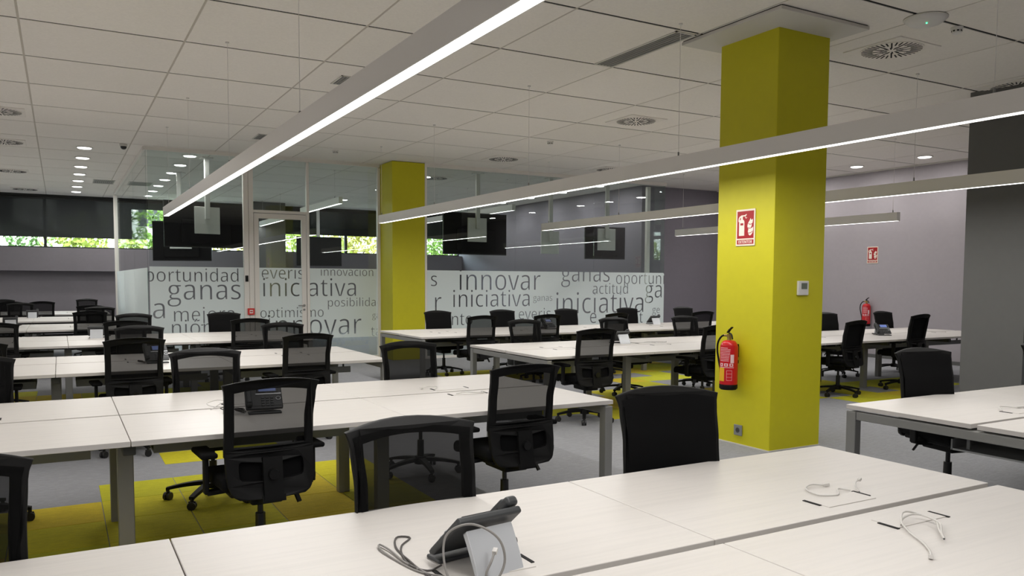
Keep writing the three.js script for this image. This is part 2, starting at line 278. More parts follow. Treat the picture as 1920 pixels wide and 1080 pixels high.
// ---------------------------------------------------------------- benches
const DT = 0.735, TT = 0.028;
const flapG = [rb(0.255, 0.004, 0.1, 0.0015, 0, 0, 0, 1)], slotG = [bx(0.012, 0.004, 0.075)];
function bench(label, x0, x1, n, zb, zm, zf, o = {}) {
  const t = thing('desk_bench', label, 'desk'); const P = (x1 - x0) / n, y = DT;
  const rows = [[zb, zm - 0.018, 1], [zm + 0.018, zf, -1]];
  for (let i = 0; i < n; i++) rows.forEach(([za, zc, s], k) => {
    const xa = x0 + P * i + 0.002, xb = x0 + P * (i + 1) - 0.002, g = rb(xb - xa, TT, zc - za, 0.003, 0, 0, 0, 2);
    const top = part('desktop', uvMetres(g), M.desk, t); top.position.set((xa + xb) / 2, y - TT / 2, (za + zc) / 2);
    const f = part('cable_flap', flapG, M.desk, top); f.position.set(0, TT / 2 + 0.0008, (s > 0 ? 1 : -1) * ((zc - za) / 2 - 0.115));
    for (const q of [-1, 1]) { const sl = part('cable_slot', slotG, M.slot, top); sl.position.set(q * 0.135, TT / 2 + 0.0008, (s > 0 ? 1 : -1) * ((zc - za) / 2 - 0.135)); }
  });
  // steel frame: end portals, inset middle portals, long rails, cable trays
  const yb = y - TT - 0.012;
  for (const [xe, s] of [[x0, 1], [x1, -1]]) {
    for (const z of [zb + 0.035, zf - 0.035]) part('leg', rb(0.06, yb, 0.07, 0.006, xe + s * 0.035, yb / 2, z), M.frame, t);
    part('end_rail', rb(0.05, 0.055, zf - zb - 0.14, 0.006, xe + s * 0.035, yb - 0.0275, (zf + zb) / 2), M.frame, t);
  }
  for (let i = 1; i < n; i++) {
    const x = x0 + P * i; for (const q of [-1, 1]) part('leg', rb(0.08, yb - 0.05, 0.07, 0.006, x, (yb - 0.05) / 2, zm + q * 0.4), M.frame, t);
    part('cross_rail', rb(0.06, 0.05, zf - zb - 0.24, 0.006, x, yb - 0.03, (zf + zb) / 2), M.frameDark, t);
  }
  for (const q of [-1, 1]) part('long_rail', bb(x0 + 0.07, x1 - 0.07, yb - 0.05, yb + 0.005, zm + q * 0.3 - 0.02, zm + q * 0.3 + 0.02), M.frameDark, t);
  part('centre_beam', bb(x0 + 0.07, x1 - 0.07, yb - 0.03, yb, zm - 0.05, zm + 0.05), M.frame, t);
  for (let i = 0; i < n; i++) {
    const xa = x0 + P * i + 0.16, xb = x0 + P * (i + 1) - 0.16;
    part('cable_tray', [bb(xa, xb, 0.535, 0.545, zm - 0.22, zm + 0.22), bb(xa, xb, 0.535, 0.6, zm - 0.225, zm - 0.215), bb(xa, xb, 0.535, 0.6, zm + 0.215, zm + 0.225), bb(xa + 0.05, xa + 0.065, 0.54, yb, zm - 0.16, zm - 0.14), bb(xb - 0.065, xb - 0.05, 0.54, yb, zm + 0.14, zm + 0.16)], M.tray, t);
  }
  return t;
}
const W = 1.466;
bench('nearest white desk bench across the bottom of the view', 3.206 - W * 3, 3.206, 3, -2.612, -1.777, -0.93);
bench('second white desk bench on the left, behind the nearest one', 3.215 - W * 4, 3.215, 4, -6.0, -5.165, -4.29);
bench('third white desk bench on the left, behind the two tall chairs', 2.88 - W * 4, 2.88, 4, -9.36, -8.58, -7.62);
bench('fourth white desk bench on the left, last before the glass door', 3.0 - W * 5, 3.0, 5, -12.72, -11.77, -10.82);
bench('fifth desk bench on the left, beside the frosted glass return', 1.0 - W * 4, 1.0, 4, -16.16, -15.2, -14.25);
bench('sixth desk bench on the left, second from the window wall', 1.0 - W * 4, 1.0, 4, -19.3, -18.3, -17.3);
bench('seventh desk bench on the left, last before the window wall', 1.0 - W * 4, 1.0, 4, -22.65, -21.6, -20.6);
bench('white desk bench at the lower right, in front of the grey return wall', 4.455, 4.455 + W * 3, 3, -3.43, -2.59, -1.75);
bench('long white desk bench passing behind the lime column with the extinguisher', 4.41, 4.41 + 1.444 * 6, 6, -8.85, -7.96, -7.05);
bench('long white desk bench in front of the right glass wall', 4.40, 4.40 + 1.444 * 6, 6, -12.03, -11.2, -10.36);

// ---------------------------------------------------------------- chairs
const lerpTable = (tb, v) => { if (v <= tb[0][0]) return tb[0][1]; for (let i = 1; i < tb.length; i++) if (v <= tb[i][0]) { const k = (v - tb[i - 1][0]) / (tb[i][0] - tb[i - 1][0]), s = k * k * (3 - 2 * k); return tb[i - 1][1] * (1 - s) + tb[i][1] * s; } return tb.at(-1)[1]; };
const profZ = (y) => lerpTable([[0.42, 0.235], [0.52, 0.215], [0.64, 0.2], [0.8, 0.213], [0.95, 0.245], [1.0, 0.265], [1.04, 0.295]], y);
const halfW = (y) => lerpTable([[0.42, 0.17], [0.445, 0.205], [0.5, 0.222], [0.62, 0.226], [0.8, 0.224], [0.96, 0.23], [1.0, 0.243]], y);
function bend(g, dz = 0) { const p = g.attributes.position; for (let i = 0; i < p.count; i++) { const x = p.getX(i), y = p.getY(i); p.setZ(i, profZ(y) - 0.45 * x * x + p.getZ(i) + dz); } g = prep(g); g.computeVertexNormals(); return toCreasedNormals(g, 0.6); }
function ringShape(y0, y1, topBow, inset, botBow = 0) {              // outline between two heights
  const pts = [], N = 10, ys = []; for (let i = 0; i <= 14; i++) ys.push(y0 + (y1 - y0) * i / 14);
  const wb = halfW(y0) - inset, wt = halfW(y1) - inset;
  for (let i = 0; i <= N; i++) { const x = -wb + 2 * wb * i / N; pts.push([x, y0 - botBow * (1 - (x / wb) ** 2)]); }
  for (let i = 1; i < ys.length - 1; i++) pts.push([halfW(ys[i]) - inset, ys[i]]);
  for (let i = 0; i <= N; i++) { const x = wt - 2 * wt * i / N; pts.push([x, y1 + topBow * (1 - (x / wt) ** 2)]); }
  for (let i = ys.length - 2; i > 0; i--) pts.push([-(halfW(ys[i]) - inset), ys[i]]);
  return pts.map((p) => new THREE.Vector2(...p));
}
const EXT = (d) => ({ depth: d, bevelEnabled: true, bevelThickness: 0.005, bevelSize: 0.005, bevelSegments: 2, steps: 1 });
function makeChair() {
  const t = new THREE.Group();
  part('seat_cushion', (() => { const g = rb(0.49, 0.075, 0.47, 0.03, 0, 0, 0, 4), p = g.attributes.position; for (let i = 0; i < p.count; i++) { const z = p.getZ(i), x = p.getX(i); p.setY(i, p.getY(i) - 0.9 * Math.max(0, -z - 0.12) ** 2 * 3 + 0.25 * x * x); } g.computeVertexNormals(); return g.translate(0, 0.475, -0.02); })(), M.fabric, t);
  part('seat_pan', rb(0.4, 0.03, 0.4, 0.012, 0, 0.43, -0.01), M.black, t);
  part('mechanism', [rb(0.17, 0.075, 0.26, 0.015, 0, 0.388, 0.02), bar([0, 0.385, 0.12], [0, 0.41, 0.27], 0.12, 0.035), bar([0, 0.4, 0.262], [0, 0.62, 0.232], 0.1, 0.025)], M.black, t);
  part('tilt_lever', [bar([0.07, 0.385, 0.05], [0.16, 0.385, 0.1], 0.014, 0.014), bar([0.16, 0.39, 0.1], [0.175, 0.335, 0.13], 0.024, 0.012)], M.black, t);
  const ring = new THREE.Shape(ringShape(0.635, 1.0, 0.03, 0)); ring.holes.push(new THREE.Path(ringShape(0.672, 0.965, 0.02, 0.037).reverse()));
  part('back_frame', bend(new THREE.ExtrudeGeometry(ring, EXT(0.016))), M.black, t);
  const shell = new THREE.Shape(ringShape(0.42, 0.645, 0, 0.003, 0.006));
  for (const s of [1, -1]) { const h = [[0.042, 0.497], [0.1, 0.499], [0.155, 0.506], [0.168, 0.52], [0.172, 0.56], [0.168, 0.598], [0.155, 0.61], [0.1, 0.604], [0.042, 0.596], [0.036, 0.56], [0.036, 0.52]].map(([x, y]) => new THREE.Vector2(s * x, y)); shell.holes.push(new THREE.Path(s > 0 ? h.reverse() : h)); }
  part('lumbar_shell', bend(new THREE.ExtrudeGeometry(shell, EXT(0.022)), 0.006), M.black, t);
  part('tension_knob', cyl(0.026, 0.03, 0.03, 18).rotateX(Math.PI / 2).translate(0, 0.535, 0.262), M.blackGloss, t);
  { const nx = 10, ny = 16, g = new THREE.PlaneGeometry(1, 1, nx, ny), p = g.attributes.position; for (let i = 0; i < p.count; i++) { const y = 0.985 - (0.5 - p.getY(i)) * 0.525, w = halfW(y) - 0.012, x = p.getX(i) * 2 * w; p.setXYZ(i, x, y + 0.02 * (1 - (x / w) ** 2) * Math.max(0, (y - 0.9) / 0.085), profZ(y) - 0.45 * x * x - 0.008); } g.computeVertexNormals(); part('mesh_back', g, M.mesh, t); }
  { const q = new THREE.BoxGeometry(0.41, 0.2, 0.008, 8, 6, 1).translate(0, 0.56, 0); part('lumbar_pad', bend(q, -0.002), M.fabric, t); }
  for (const s of [-1, 1]) {
    const a = part('armrest', [bar([s * 0.17, 0.425, 0.02], [s * 0.28, 0.42, 0.02], 0.055, 0.022), rb(0.024, 0.2, 0.055, 0.008, s * 0.283, 0.515, 0.02)], M.black, t);
    part('arm_pad', rb(0.085, 0.028, 0.25, 0.012, s * 0.283, 0.628, -0.005, 3), M.blackSoft, a);
  }
  const arms = [], wheels = [];
  for (let k = 0; k < 5; k++) {
    const a = k * Math.PI * 2 / 5, g = new THREE.BoxGeometry(0.28, 0.03, 0.05, 6, 1, 1), p = g.attributes.position;
    for (let i = 0; i < p.count; i++) { const u = (p.getX(i) + 0.14) / 0.28; p.setXYZ(i, 0.03 + u * 0.28, 0.115 - 0.035 * u * u + p.getY(i) * (1 - 0.35 * u), p.getZ(i) * (1 - 0.35 * u)); }
    g.computeVertexNormals(); arms.push(g.rotateY(-a)); wheels.push([Math.cos(a) * 0.3, Math.sin(a) * 0.3, a]);
  }
  arms.push(cyl(0.042, 0.05, 0.06, 20, 0, 0.11, 0));
  const base = part('star_base', arms, M.black, t);
  const wheelGeom = merge([cyl(0.028, 0.028, 0.018, 18).rotateX(Math.PI / 2).translate(0, 0.028, 0.014), cyl(0.028, 0.028, 0.018, 18).rotateX(Math.PI / 2).translate(0, 0.028, -0.014), cyl(0.012, 0.012, 0.03, 10, 0, 0.065, 0), rb(0.046, 0.02, 0.012, 0.004, 0, 0.048, 0, 1)]);
  for (const [x, z, a] of wheels) { const w = part('caster', wheelGeom, M.wheel, base); w.position.set(x, 0, z); w.rotation.y = -a + 0.9 + x * 3; }
  part('gas_column', [cyl(0.026, 0.028, 0.14, 18, 0, 0.2, 0), cyl(0.015, 0.015, 0.1, 14, 0, 0.31, 0)], M.blackGloss, t);
  return t;
}
const chairProto = makeChair(); 
// face: -1 looks along -z (we see its back), +1 looks along +z; zb is where its backrest stands
function chair(x, zb, face, label, turn = 0, base = rr(0, 6.28), lift = 0, solid = false) {
  const c = chairProto.clone(); c.name = numbered('office_chair'); scene.add(c);
  c.position.set(x, 0, zb + face * 0.25); c.rotation.set(0, (face > 0 ? Math.PI : 0) + turn, 0);
  c.children.find((k) => k.name === 'star_base').rotation.set(0, base, 0);
  if (lift) for (const k of c.children) if (k.name !== 'star_base') k.position.y = lift;
  if (solid) { const b = c.children.find((k) => k.name === 'mesh_back'); b.material = M.fabric; b.name = 'padded_back'; }
  tag(c, label, 'chair', 'black mesh office chairs along the benches');
}
// around the nearest bench
chair(-0.33, -2.7, 1, 'black mesh office chair cut off by the left edge at the nearest bench');
chair(1.09, -2.66, 1, 'chair facing the camera at front centre, a star base visible through its black mesh');
chair(2.27, -2.72, 1, 'plain dark chair facing the camera, directly left of the extinguisher column', -0.22, 1, 0.03, true);
// second bench
chair(0.915, -4.13, -1, 'tall black chair seen from behind with a desk phone showing through its mesh', 0.06, 0.3);
chair(2.43, -4.13, -1, 'black chair seen from behind at the right end of the second bench', 0.03, 0.9);
chair(-0.5, -6.12, 1, 'black chair at the left edge, behind the second bench', 0.05);
chair(0.9, -6.08, 1, 'black chair facing the camera behind the second bench, white desk showing through its upper mesh', 0, 0.95);
chair(2.46, -6.06, 1, 'dark chair facing the camera behind the free end of the second bench', 0, 0.2);
// third bench
chair(0.53, -7.52, -1, 'black chair seen from behind at the third bench, phone with lit display beyond it', 0.06);
chair(2.0, -7.45, -1, 'black chair seen from behind in front of the glass pane reading innovar', 0.08);
chair(-0.62, -7.52, -1, 'black chair at the left edge, seen from behind at the third bench');
chair(0.73, -9.42, 1, 'black chair facing the camera behind the third bench, next to the lit phone');
chair(2.25, -9.42, 1, 'black chair facing the camera behind the third bench, below the glass door');
// fourth bench
chair(0.68, -10.68, -1, 'black chair seen from behind at the fourth bench, left of the large letter a');
chair(2.14, -10.68, -1, 'black chair seen from behind just left of the red alarm button');
chair(-0.66, -10.7, -1, 'dark chair at the left edge, seen from behind at the fourth bench');
chair(0.92, -12.78, 1, 'black chair facing the camera behind the fourth bench, before the glass corner');
chair(2.17, -12.78, 1, 'black chair facing the camera before the glass pane, under the word mejora', 0, 1.3, 0, true);
// window side benches
chair(0.4, -14.12, -1, 'black chair seen from behind at the fifth bench, beyond the silver backed phone');
chair(0.62, -16.22, 1, 'black chair facing the camera behind the fifth bench, against the frosted glass return');
chair(0.5, -17.18, -1, 'black chair seen from behind at the sixth bench, second farthest of the stacked row');
chair(-0.35, -20.46, -1, 'black chair seen from behind at the seventh bench, beyond the phone near the window wall');
chair(-1.0, -20.46, -1, 'dark chair at the seventh bench beside the left edge', 0.2);
chair(0.58, -22.72, 1, 'farthest black chair, facing the camera against the window wall, near the glass return');
chair(-0.72, -19.36, 1, 'black chair facing the camera behind the sixth bench, left of the phone');
chair(-1.2, -22.72, 1, 'far black chair facing the camera at the left edge, against the window wall');
// right group: nearest bench
chair(5.3, -3.5, 1, 'plain dark chair behind the lower right bench, its base showing under the desk', -0.2, 0.75, 0.03, true);
chair(6.9, -3.5, 1, 'dark chair cut off by the right edge before the grey return wall', -0.2, 1, 0.03, true);
// long bench behind the lime column
chair(4.98, -6.92, -1, 'chair seen from behind at the long bench\'s free end, armrests and star base in view', -0.08, 0.4);
chair(6.72, -6.95, -1, 'black chair half hidden behind the left side of the lime column', 0.05);
chair(9.17, -6.95, -1, 'black chair seen from behind just right of the lime column', 0.12, 2, 0, true);
chair(10.55, -6.95, -1, 'tall black chair seen from behind right of the phone with the blue screen', 0.1, 0.4, 0.06, true);
chair(5.23, -8.92, 1, 'first chair facing the camera behind the long bench, counted from its free end');
chair(6.66, -8.92, 1, 'dark chair facing the camera just beyond the silver backed phone on the long bench');
chair(7.95, -8.92, 1, 'dark chair facing the camera behind the long bench, left of the lime column');
chair(11.06, -8.94, 1, 'black chair facing the camera hidden in part by the right edge of the lime column', 0, 1, 0, true);
chair(12.5, -8.94, 1, 'black chair facing the camera in front of the far extinguisher', 0, 1, 0, true);
// bench before the right glass
chair(5.3, -10.22, -1, 'black chair seen from behind at the left end of the glass wall bench');
chair(6.4, -10.2, -1, 'chair seen from behind at the glass wall bench, phone showing through its mesh');
chair(7.71, -10.24, -1, 'black chair seen from behind at the glass wall bench, third from its left end', 0.1);
chair(9.55, -10.24, -1, 'black chair seen from behind at the glass wall bench, close to the lime column');
chair(5.43, -12.1, 1, 'black chair facing the camera next to the lime column in the partition', 0, 1.3, 0, true);
chair(6.65, -12.1, 1, 'black chair facing the camera under the word iniciativa on the right glass', 0, 1.3, 0, true);
chair(7.97, -12.1, 1, 'black chair facing the camera under the start of the larger word iniciativa', 0, 1.3, 0, true);
chair(9.35, -12.1, 1, 'black chair facing the camera left of the phone before the right glass', 0, 1.3, 0, true);
chair(10.74, -12.1, 1, 'black chair facing the camera at the right end of the frosted lettering', 0, 1.3, 0, true);

// ---------------------------------------------------------------- pendant strip lamps
function pendant(label, x, z0, z1, y, parentGroup, intensity, wires, w = 0.082, h = 0.135) {   // z1 < z0
  const L = z0 - z1, t = thing('pendant_lamp', label, 'lamp', [x, 0, (z0 + z1) / 2], 0, parentGroup);
  part('housing', [bb(-w / 2, w / 2, y + 0.012, y + h, -L / 2 + 0.004, L / 2 - 0.004), bb(-w / 2, -w / 2 + 0.006, y, y + 0.012, -L / 2 + 0.004, L / 2 - 0.004), bb(w / 2 - 0.006, w / 2, y, y + 0.012, -L / 2 + 0.004, L / 2 - 0.004)], M.alu, t);
  for (const s of [-1, 1]) part('end_cap', bb(-w / 2, w / 2, y, y + h, Math.min(s * L / 2, s * (L / 2 - 0.004)), Math.max(s * L / 2, s * (L / 2 - 0.004))), M.alu, t);
  part('diffuser', bb(-w / 2 + 0.006, w / 2 - 0.006, y + 0.001, y + 0.012, -L / 2 + 0.005, L / 2 - 0.005), M.glow, t);
  for (const z of wires) {
    const zz = z - (z0 + z1) / 2, wi = part('suspension_wire', cyl(0.0022, 0.0022, CEIL - y - h, 6, 0, (CEIL + y + h) / 2, zz), M.alu, t);
    part('wire_gripper', cyl(0.008, 0.008, 0.04, 10, 0, y + h + 0.02, zz), M.frame, wi); part('ceiling_cup', cyl(0.018, 0.018, 0.012, 14, 0, CEIL - 0.006, zz), M.white, wi);
  }
  areaLight(t, 0, y - 0.004, 0, w - 0.016, L - 0.02, LAMP_COLOR, intensity);
}
const wiresAt = [-2.75, -5.5, -8.1, -10.8, -13.0];
pendant('long strip pendant crossing the view from top centre down to the glass wall', 1.45, 3, -13.4, 2.5, null, STRIP, wiresAt);
pendant('long strip pendant passing in front of the lime column up to the right edge', 4.8, -0.8, -13.05, 2.5, null, STRIP, wiresAt);
pendant('long strip pendant running behind the lime column at the height of its middle', 8.15, -2.0, -13.2, 2.5, null, STRIP, wiresAt);
pendant('shorter strip pendant nearest the right wall, ending before the extinguisher sign', 11.5, -8.0, -13.2, 2.5, null, STRIP, [-8.1, -10.8, -13.0]);
pendant('strip pendant over the left part of the benches, first outside the view', -1.9, 3, -13.2, 2.5, 'strip pendants left of the view', STRIP, wiresAt);
pendant('strip pendant over the left part of the benches, second outside the view', -5.25, 3, -13.2, 2.5, 'strip pendants left of the view', STRIP, wiresAt);
pendant('short strip pendant in the glass room, right of the door top', 5.0, -15.9, -18.9, 3.08, null, ROOMSTRIP, [-16.3, -18.5]);
pendant('short strip pendant in the glass room, seen through the door', 5.12, -21.2, -23.9, 3.08, null, ROOMSTRIP, [-21.5, -23.6]);
pendant('short strip pendant behind the right glass above the first hanging screen', 8.75, -15.4, -18.0, 3.08, null, ROOMSTRIP, [-15.7, -17.7]);
pendant('short strip pendant behind the right glass, cut by the partition column', 8.7, -19.0, -21.8, 3.08, null, ROOMSTRIP, [-19.4, -21.4]);

// ---------------------------------------------------------------- downlights
function downlight(x, z, label, group) {
  const t = thing('downlight', label, 'downlight', [x, CEIL, z], 0, group);
  part('trim_ring', lathe([[0.112, 0.0], [0.134, -0.001], [0.138, -0.006], [0.132, -0.014], [0.114, -0.014], [0.112, 0.0]], 32), M.white, t);
  part('lens', cyl(0.113, 0.1, 0.02, 32, 0, -0.012, 0), M.glowDown, t);
  areaLight(t, 0, -0.026, 0, 0.18, 0.18, DOWN_COLOR, DOWN);
}
const ord = ['nearest', 'second', 'third', 'fourth', 'fifth', 'sixth', 'farthest'];
for (let i = 0; i < 7; i++) downlight(0.43, -15.72 - 1.33 * i, ord[i] + ' round downlight of the row over the desks by the windows', 'downlights over the window desks');
for (let i = 0; i < 7; i++) downlight(2.13, -15.75 - 1.34 * i, ord[i] + ' round downlight of the row inside the glass room corner', 'downlights inside the glass room');
[[13.55, -8.95, 'round downlight beside the right wall, nearer of the two right of the lime column'], [13.57, -10.37, 'round downlight beside the right wall, farther of the two right of the lime column'], [13.57, -11.8, 'round downlight beside the right wall behind the lime column'], [13.57, -13.2, 'round downlight beside the right wall next to the niche'], [13.55, -6.2, 'round downlight beside the right wall behind the grey return wall'], [13.55, -3.4, 'round downlight beside the right wall outside the view']].forEach(([x, z, l]) => downlight(x, z, l, 'downlights along the right wall'));
for (let i = 0; i < 5; i++) downlight(11.2, -15.6 - 1.6 * i, ord[i] + ' round downlight along the grey wall behind the right glass', 'downlights behind the right glass');
for (let i = 0; i < 3; i++) downlight(7.0, -16.2 - 2.9 * i, ['nearest', 'middle', 'last'][i] + ' round downlight in the middle of the glass room ceiling', 'downlights in the middle of the glass room');
for (let i = 0; i < 5; i++) downlight(-3.6, -15.72 - 1.8 * i, ord[i] + ' round downlight of the row outside the left edge of the view', 'downlights left of the view');

// ---------------------------------------------------------------- ceiling fittings
function vent(x, z, label) {
  const t = thing('ceiling_vent', label, 'vent', [x, CEIL, z]);
  part('vent_panel', rb(0.62, 0.012, 0.62, 0.004, 0, -0.004, 0), M.tile2, t);
  part('vent_disc', cyl(0.285, 0.288, 0.006, 48, 0, -0.012, 0), M.tile2, t);
  const s = []; for (let k = 0; k < 36; k++) { const a = k * Math.PI / 18, long = k % 3 === 0; s.push(bx(long ? 0.19 : 0.1, 0.003, 0.014, (long ? 0.175 : 0.222), -0.0155, 0).rotateY(a + 0.1)); }
  for (let k = 0; k < 12; k++) s.push(bx(0.06, 0.003, 0.012, 0.075, -0.0155, 0).rotateY(k * Math.PI / 6));
  part('swirl_slots', s, M.slot, t);
}
vent(7.08, -5.06, 'square swirl vent on the ceiling right of the lime column top'); vent(7.12, -9.06, 'square swirl vent on the ceiling left of the lime column'); vent(7.22, -13.1, 'square swirl vent on the ceiling just before the right glass wall');
vent(9.73, -13.2, 'flat looking swirl vent on the ceiling above the right glass run'); vent(9.62, -5.25, 'swirl vent cut off at the right edge of the view'); vent(7.26, -16.3, 'swirl vent on the ceiling inside, right of the partition column');
vent(-0.66, -12.9, 'nearest swirl vent at the left edge of the ceiling'); vent(-0.74, -15.72, 'second swirl vent along the left edge of the ceiling'); vent(-0.82, -19.9, 'third swirl vent along the left edge of the ceiling'); vent(-0.7, -23.75, 'last swirl vent on the left, close to the dark blinds');
function grille(x, z, w, d, label) {
  const t = thing('ceiling_grille', label, 'grille', [x, CEIL, z]);
  part('grille_frame', [bb(-w / 2, w / 2, -0.008, 0.004, -d / 2, -d / 2 + 0.02), bb(-w / 2, w / 2, -0.008, 0.004, d / 2 - 0.02, d / 2), bb(-w / 2, -w / 2 + 0.02, -0.008, 0.004, -d / 2, d / 2), bb(w / 2 - 0.02, w / 2, -0.008, 0.004, -d / 2, d / 2)], M.whiteMatt, t);
  part('grille_back', bx(w - 0.03, 0.004, d - 0.03, 0, -0.002, 0), M.grille, t);
  const n = Math.max(2, Math.round(w / 0.04)); for (let i = 1; i < n; i++) part('grille_slat', bx(0.01, 0.006, d - 0.04, -w / 2 + w * i / n, -0.006, 0), M.frame, t);
}
grille(5.02, -6.31, 0.24, 1.28, 'long grey slotted grille in the ceiling left of the lime column'); grille(2.87, -8.95, 0.2, 0.42, 'small rectangular grille in the ceiling beside the long left pendant'); grille(2.84, -13.1, 0.2, 0.5, 'small dark grille in the ceiling close to the left glass wall');
grille(0.95, -21.0, 0.45, 0.8, 'dark rectangular grille left of the glass return head rail'); grille(1.75, -21.0, 0.45, 0.8, 'dark rectangular grille right of the glass return head rail');
{
  const t = thing('emergency_light', 'round white ceiling unit with a small green light near the top right', 'ceiling unit', [6.5, CEIL, -4.33]);
  part('unit_body', lathe([[0, -0.07], [0.06, -0.068], [0.13, -0.05], [0.16, -0.025], [0.165, 0]], 40), M.white, t);
  part('unit_ring', lathe([[0.165, 0], [0.175, -0.004], [0.175, -0.01], [0.16, -0.012]], 40), M.whiteMatt, t);
  part('status_light', cyl(0.006, 0.006, 0.006, 12, -0.06, -0.068, 0.05), new THREE.MeshStandardMaterial({ color: '#8fffd0', emissive: '#58ffb0', emissiveIntensity: 2 }), t);
  const d = (x, z, label) => { const s = thing('smoke_detector', label, 'detector', [x, CEIL, z]); part('detector_base', lathe([[0.052, 0], [0.052, -0.014], [0.044, -0.018]], 28), M.white, s); part('detector_head', lathe([[0.042, -0.016], [0.042, -0.045], [0.03, -0.056], [0, -0.058]], 28), M.white, s); const sl = []; for (let k = 0; k < 8; k++) sl.push(bx(0.004, 0.012, 0.018, 0.041, -0.034, 0).rotateY(k * Math.PI / 4)); part('detector_slots', sl, M.slot, s); };
  d(6.98, -4.35, 'white smoke detector with dark slots near the top right corner'); d(6.98, -11.1, 'small white detector on the ceiling left of the lime column'); d(4.25, -13.8, 'small white detector on the ceiling just before the glass door');
  const c = thing('dome_camera', 'small dark dome camera on the ceiling near the glass corner', 'camera', [0.99, CEIL, -15.0]);
  part('camera_ring', lathe([[0.06, 0], [0.06, -0.03], [0.05, -0.04]], 28), M.whiteMatt, c); part('camera_dome', lathe([[0.05, -0.038], [0.046, -0.065], [0.03, -0.085], [0, -0.092]], 28), M.blackGloss, c);
}

// ---------------------------------------------------------------- extinguishers, signs, wall plates
const labelTex = canvasTex(256, 512, (g) => {
  g.fillStyle = '#c3141f'; g.fillRect(0, 0, 256, 512); g.fillStyle = '#e9c9cc';
  for (let i = 0; i < 9; i++) { g.globalAlpha = 0.85; g.fillRect(20, 30 + i * 21, 120 + (i * 37) % 40, 9); }
  g.globalAlpha = 1; g.fillRect(178, 120, 50, 110); for (let i = 0; i < 3; i++) { g.fillRect(22 + i * 72, 236, 52, 40); g.fillStyle = '#c3141f'; g.beginPath(); g.arc(48 + i * 72, 256, 11, 0, 7); g.fill(); g.fillStyle = '#e9c9cc'; }
  g.fillRect(20, 286, 205, 8); g.strokeStyle = '#f0d8d8'; g.lineWidth = 3; g.strokeRect(130, 330, 70, 130); g.strokeRect(130, 330, 70, 44); g.strokeRect(130, 374, 70, 44);
});
function extinguisher(x, y, z, turn, label, sticker) {               // wall at local -z, front at +z; y is its foot
  const t = thing('fire_extinguisher', label, 'extinguisher', [x, y, z], turn); const R = 0.082, H = 0.46, zc = 0.11;
  part('cylinder', lathe([[0, 0.03], [R - 0.002, 0.03], [R, 0.05], [R, H - 0.06], [R - 0.012, H - 0.028], [0.055, H - 0.008], [0.03, H], [0, H]], 40).translate(0, 0, zc), M.red, t);
  part('foot_ring', lathe([[0, 0], [R - 0.012, 0], [R + 0.001, 0.014], [R + 0.001, 0.05], [R - 0.006, 0.055], [0, 0.055]], 40).translate(0, 0, zc), M.black, t);
  const lg = new THREE.CylinderGeometry(R + 0.0012, R + 0.0012, 0.36, 28, 1, true, -0.5, 2.1).translate(0, 0.235, zc); part('printed_label', lg, std('#ffffff', 0.35, { map: labelTex }), t);
  if (sticker) part('yellow_tag', new THREE.CylinderGeometry(R + 0.003, R + 0.003, 0.125, 14, 1, true, -0.55, 0.85).translate(0, 0.145, zc), std('#e6b01c', 0.5, { side: THREE.DoubleSide }), t);
  part('valve', [cyl(0.018, 0.02, 0.035, 18, 0, H + 0.015, zc), cyl(0.022, 0.022, 0.03, 18, 0, H + 0.04, zc)], M.gold, t);
  part('squeeze_lever', [bar([-0.02, H + 0.07, zc], [0.035, H + 0.1, zc + 0.03], 0.022, 0.01), bar([0.03, H + 0.098, zc + 0.028], [0.085, H + 0.125, zc + 0.05], 0.02, 0.008)], M.black, t);
  part('carry_handle', tube([[-0.005, H + 0.06, zc], [0.03, H + 0.066, zc + 0.02], [0.065, H + 0.05, zc + 0.035], [0.085, H + 0.015, zc + 0.045]], 0.007), M.black, t);
  part('hose', tube([[-0.045, H + 0.042, zc], [-0.085, H + 0.035, zc + 0.005], [-0.13, H - 0.02, zc + 0.01], [-0.142, H - 0.1, zc + 0.01], [-0.12, H - 0.2, zc + 0.01], [-0.1, H - 0.28, zc + 0.01], [-0.094, 0.08, zc + 0.01]], 0.009, 40, 8), M.black, t);
  part('hose_coupling', cyl(0.013, 0.013, 0.05, 14).rotateZ(Math.PI / 2).translate(-0.03, H + 0.042, zc), M.gold, t);
  part('wall_bracket', [bb(-0.015, 0.015, 0.3, H - 0.04, 0, 0.01), bb(-0.01, 0.01, H - 0.06, H - 0.04, 0.0, zc - R + 0.03), bb(-0.025, 0.025, 0.24, 0.27, 0.01, zc - R + 0.012)], M.black, t);
}
extinguisher(5.511, 0.53, -5.44, -Math.PI / 2, 'red fire extinguisher with yellow sticker hanging on the lime column', true);
extinguisher(14.445, 0.64, -10.62, -Math.PI / 2, 'red fire extinguisher on the grey right wall, beyond the desk with the blue screen phone', false);
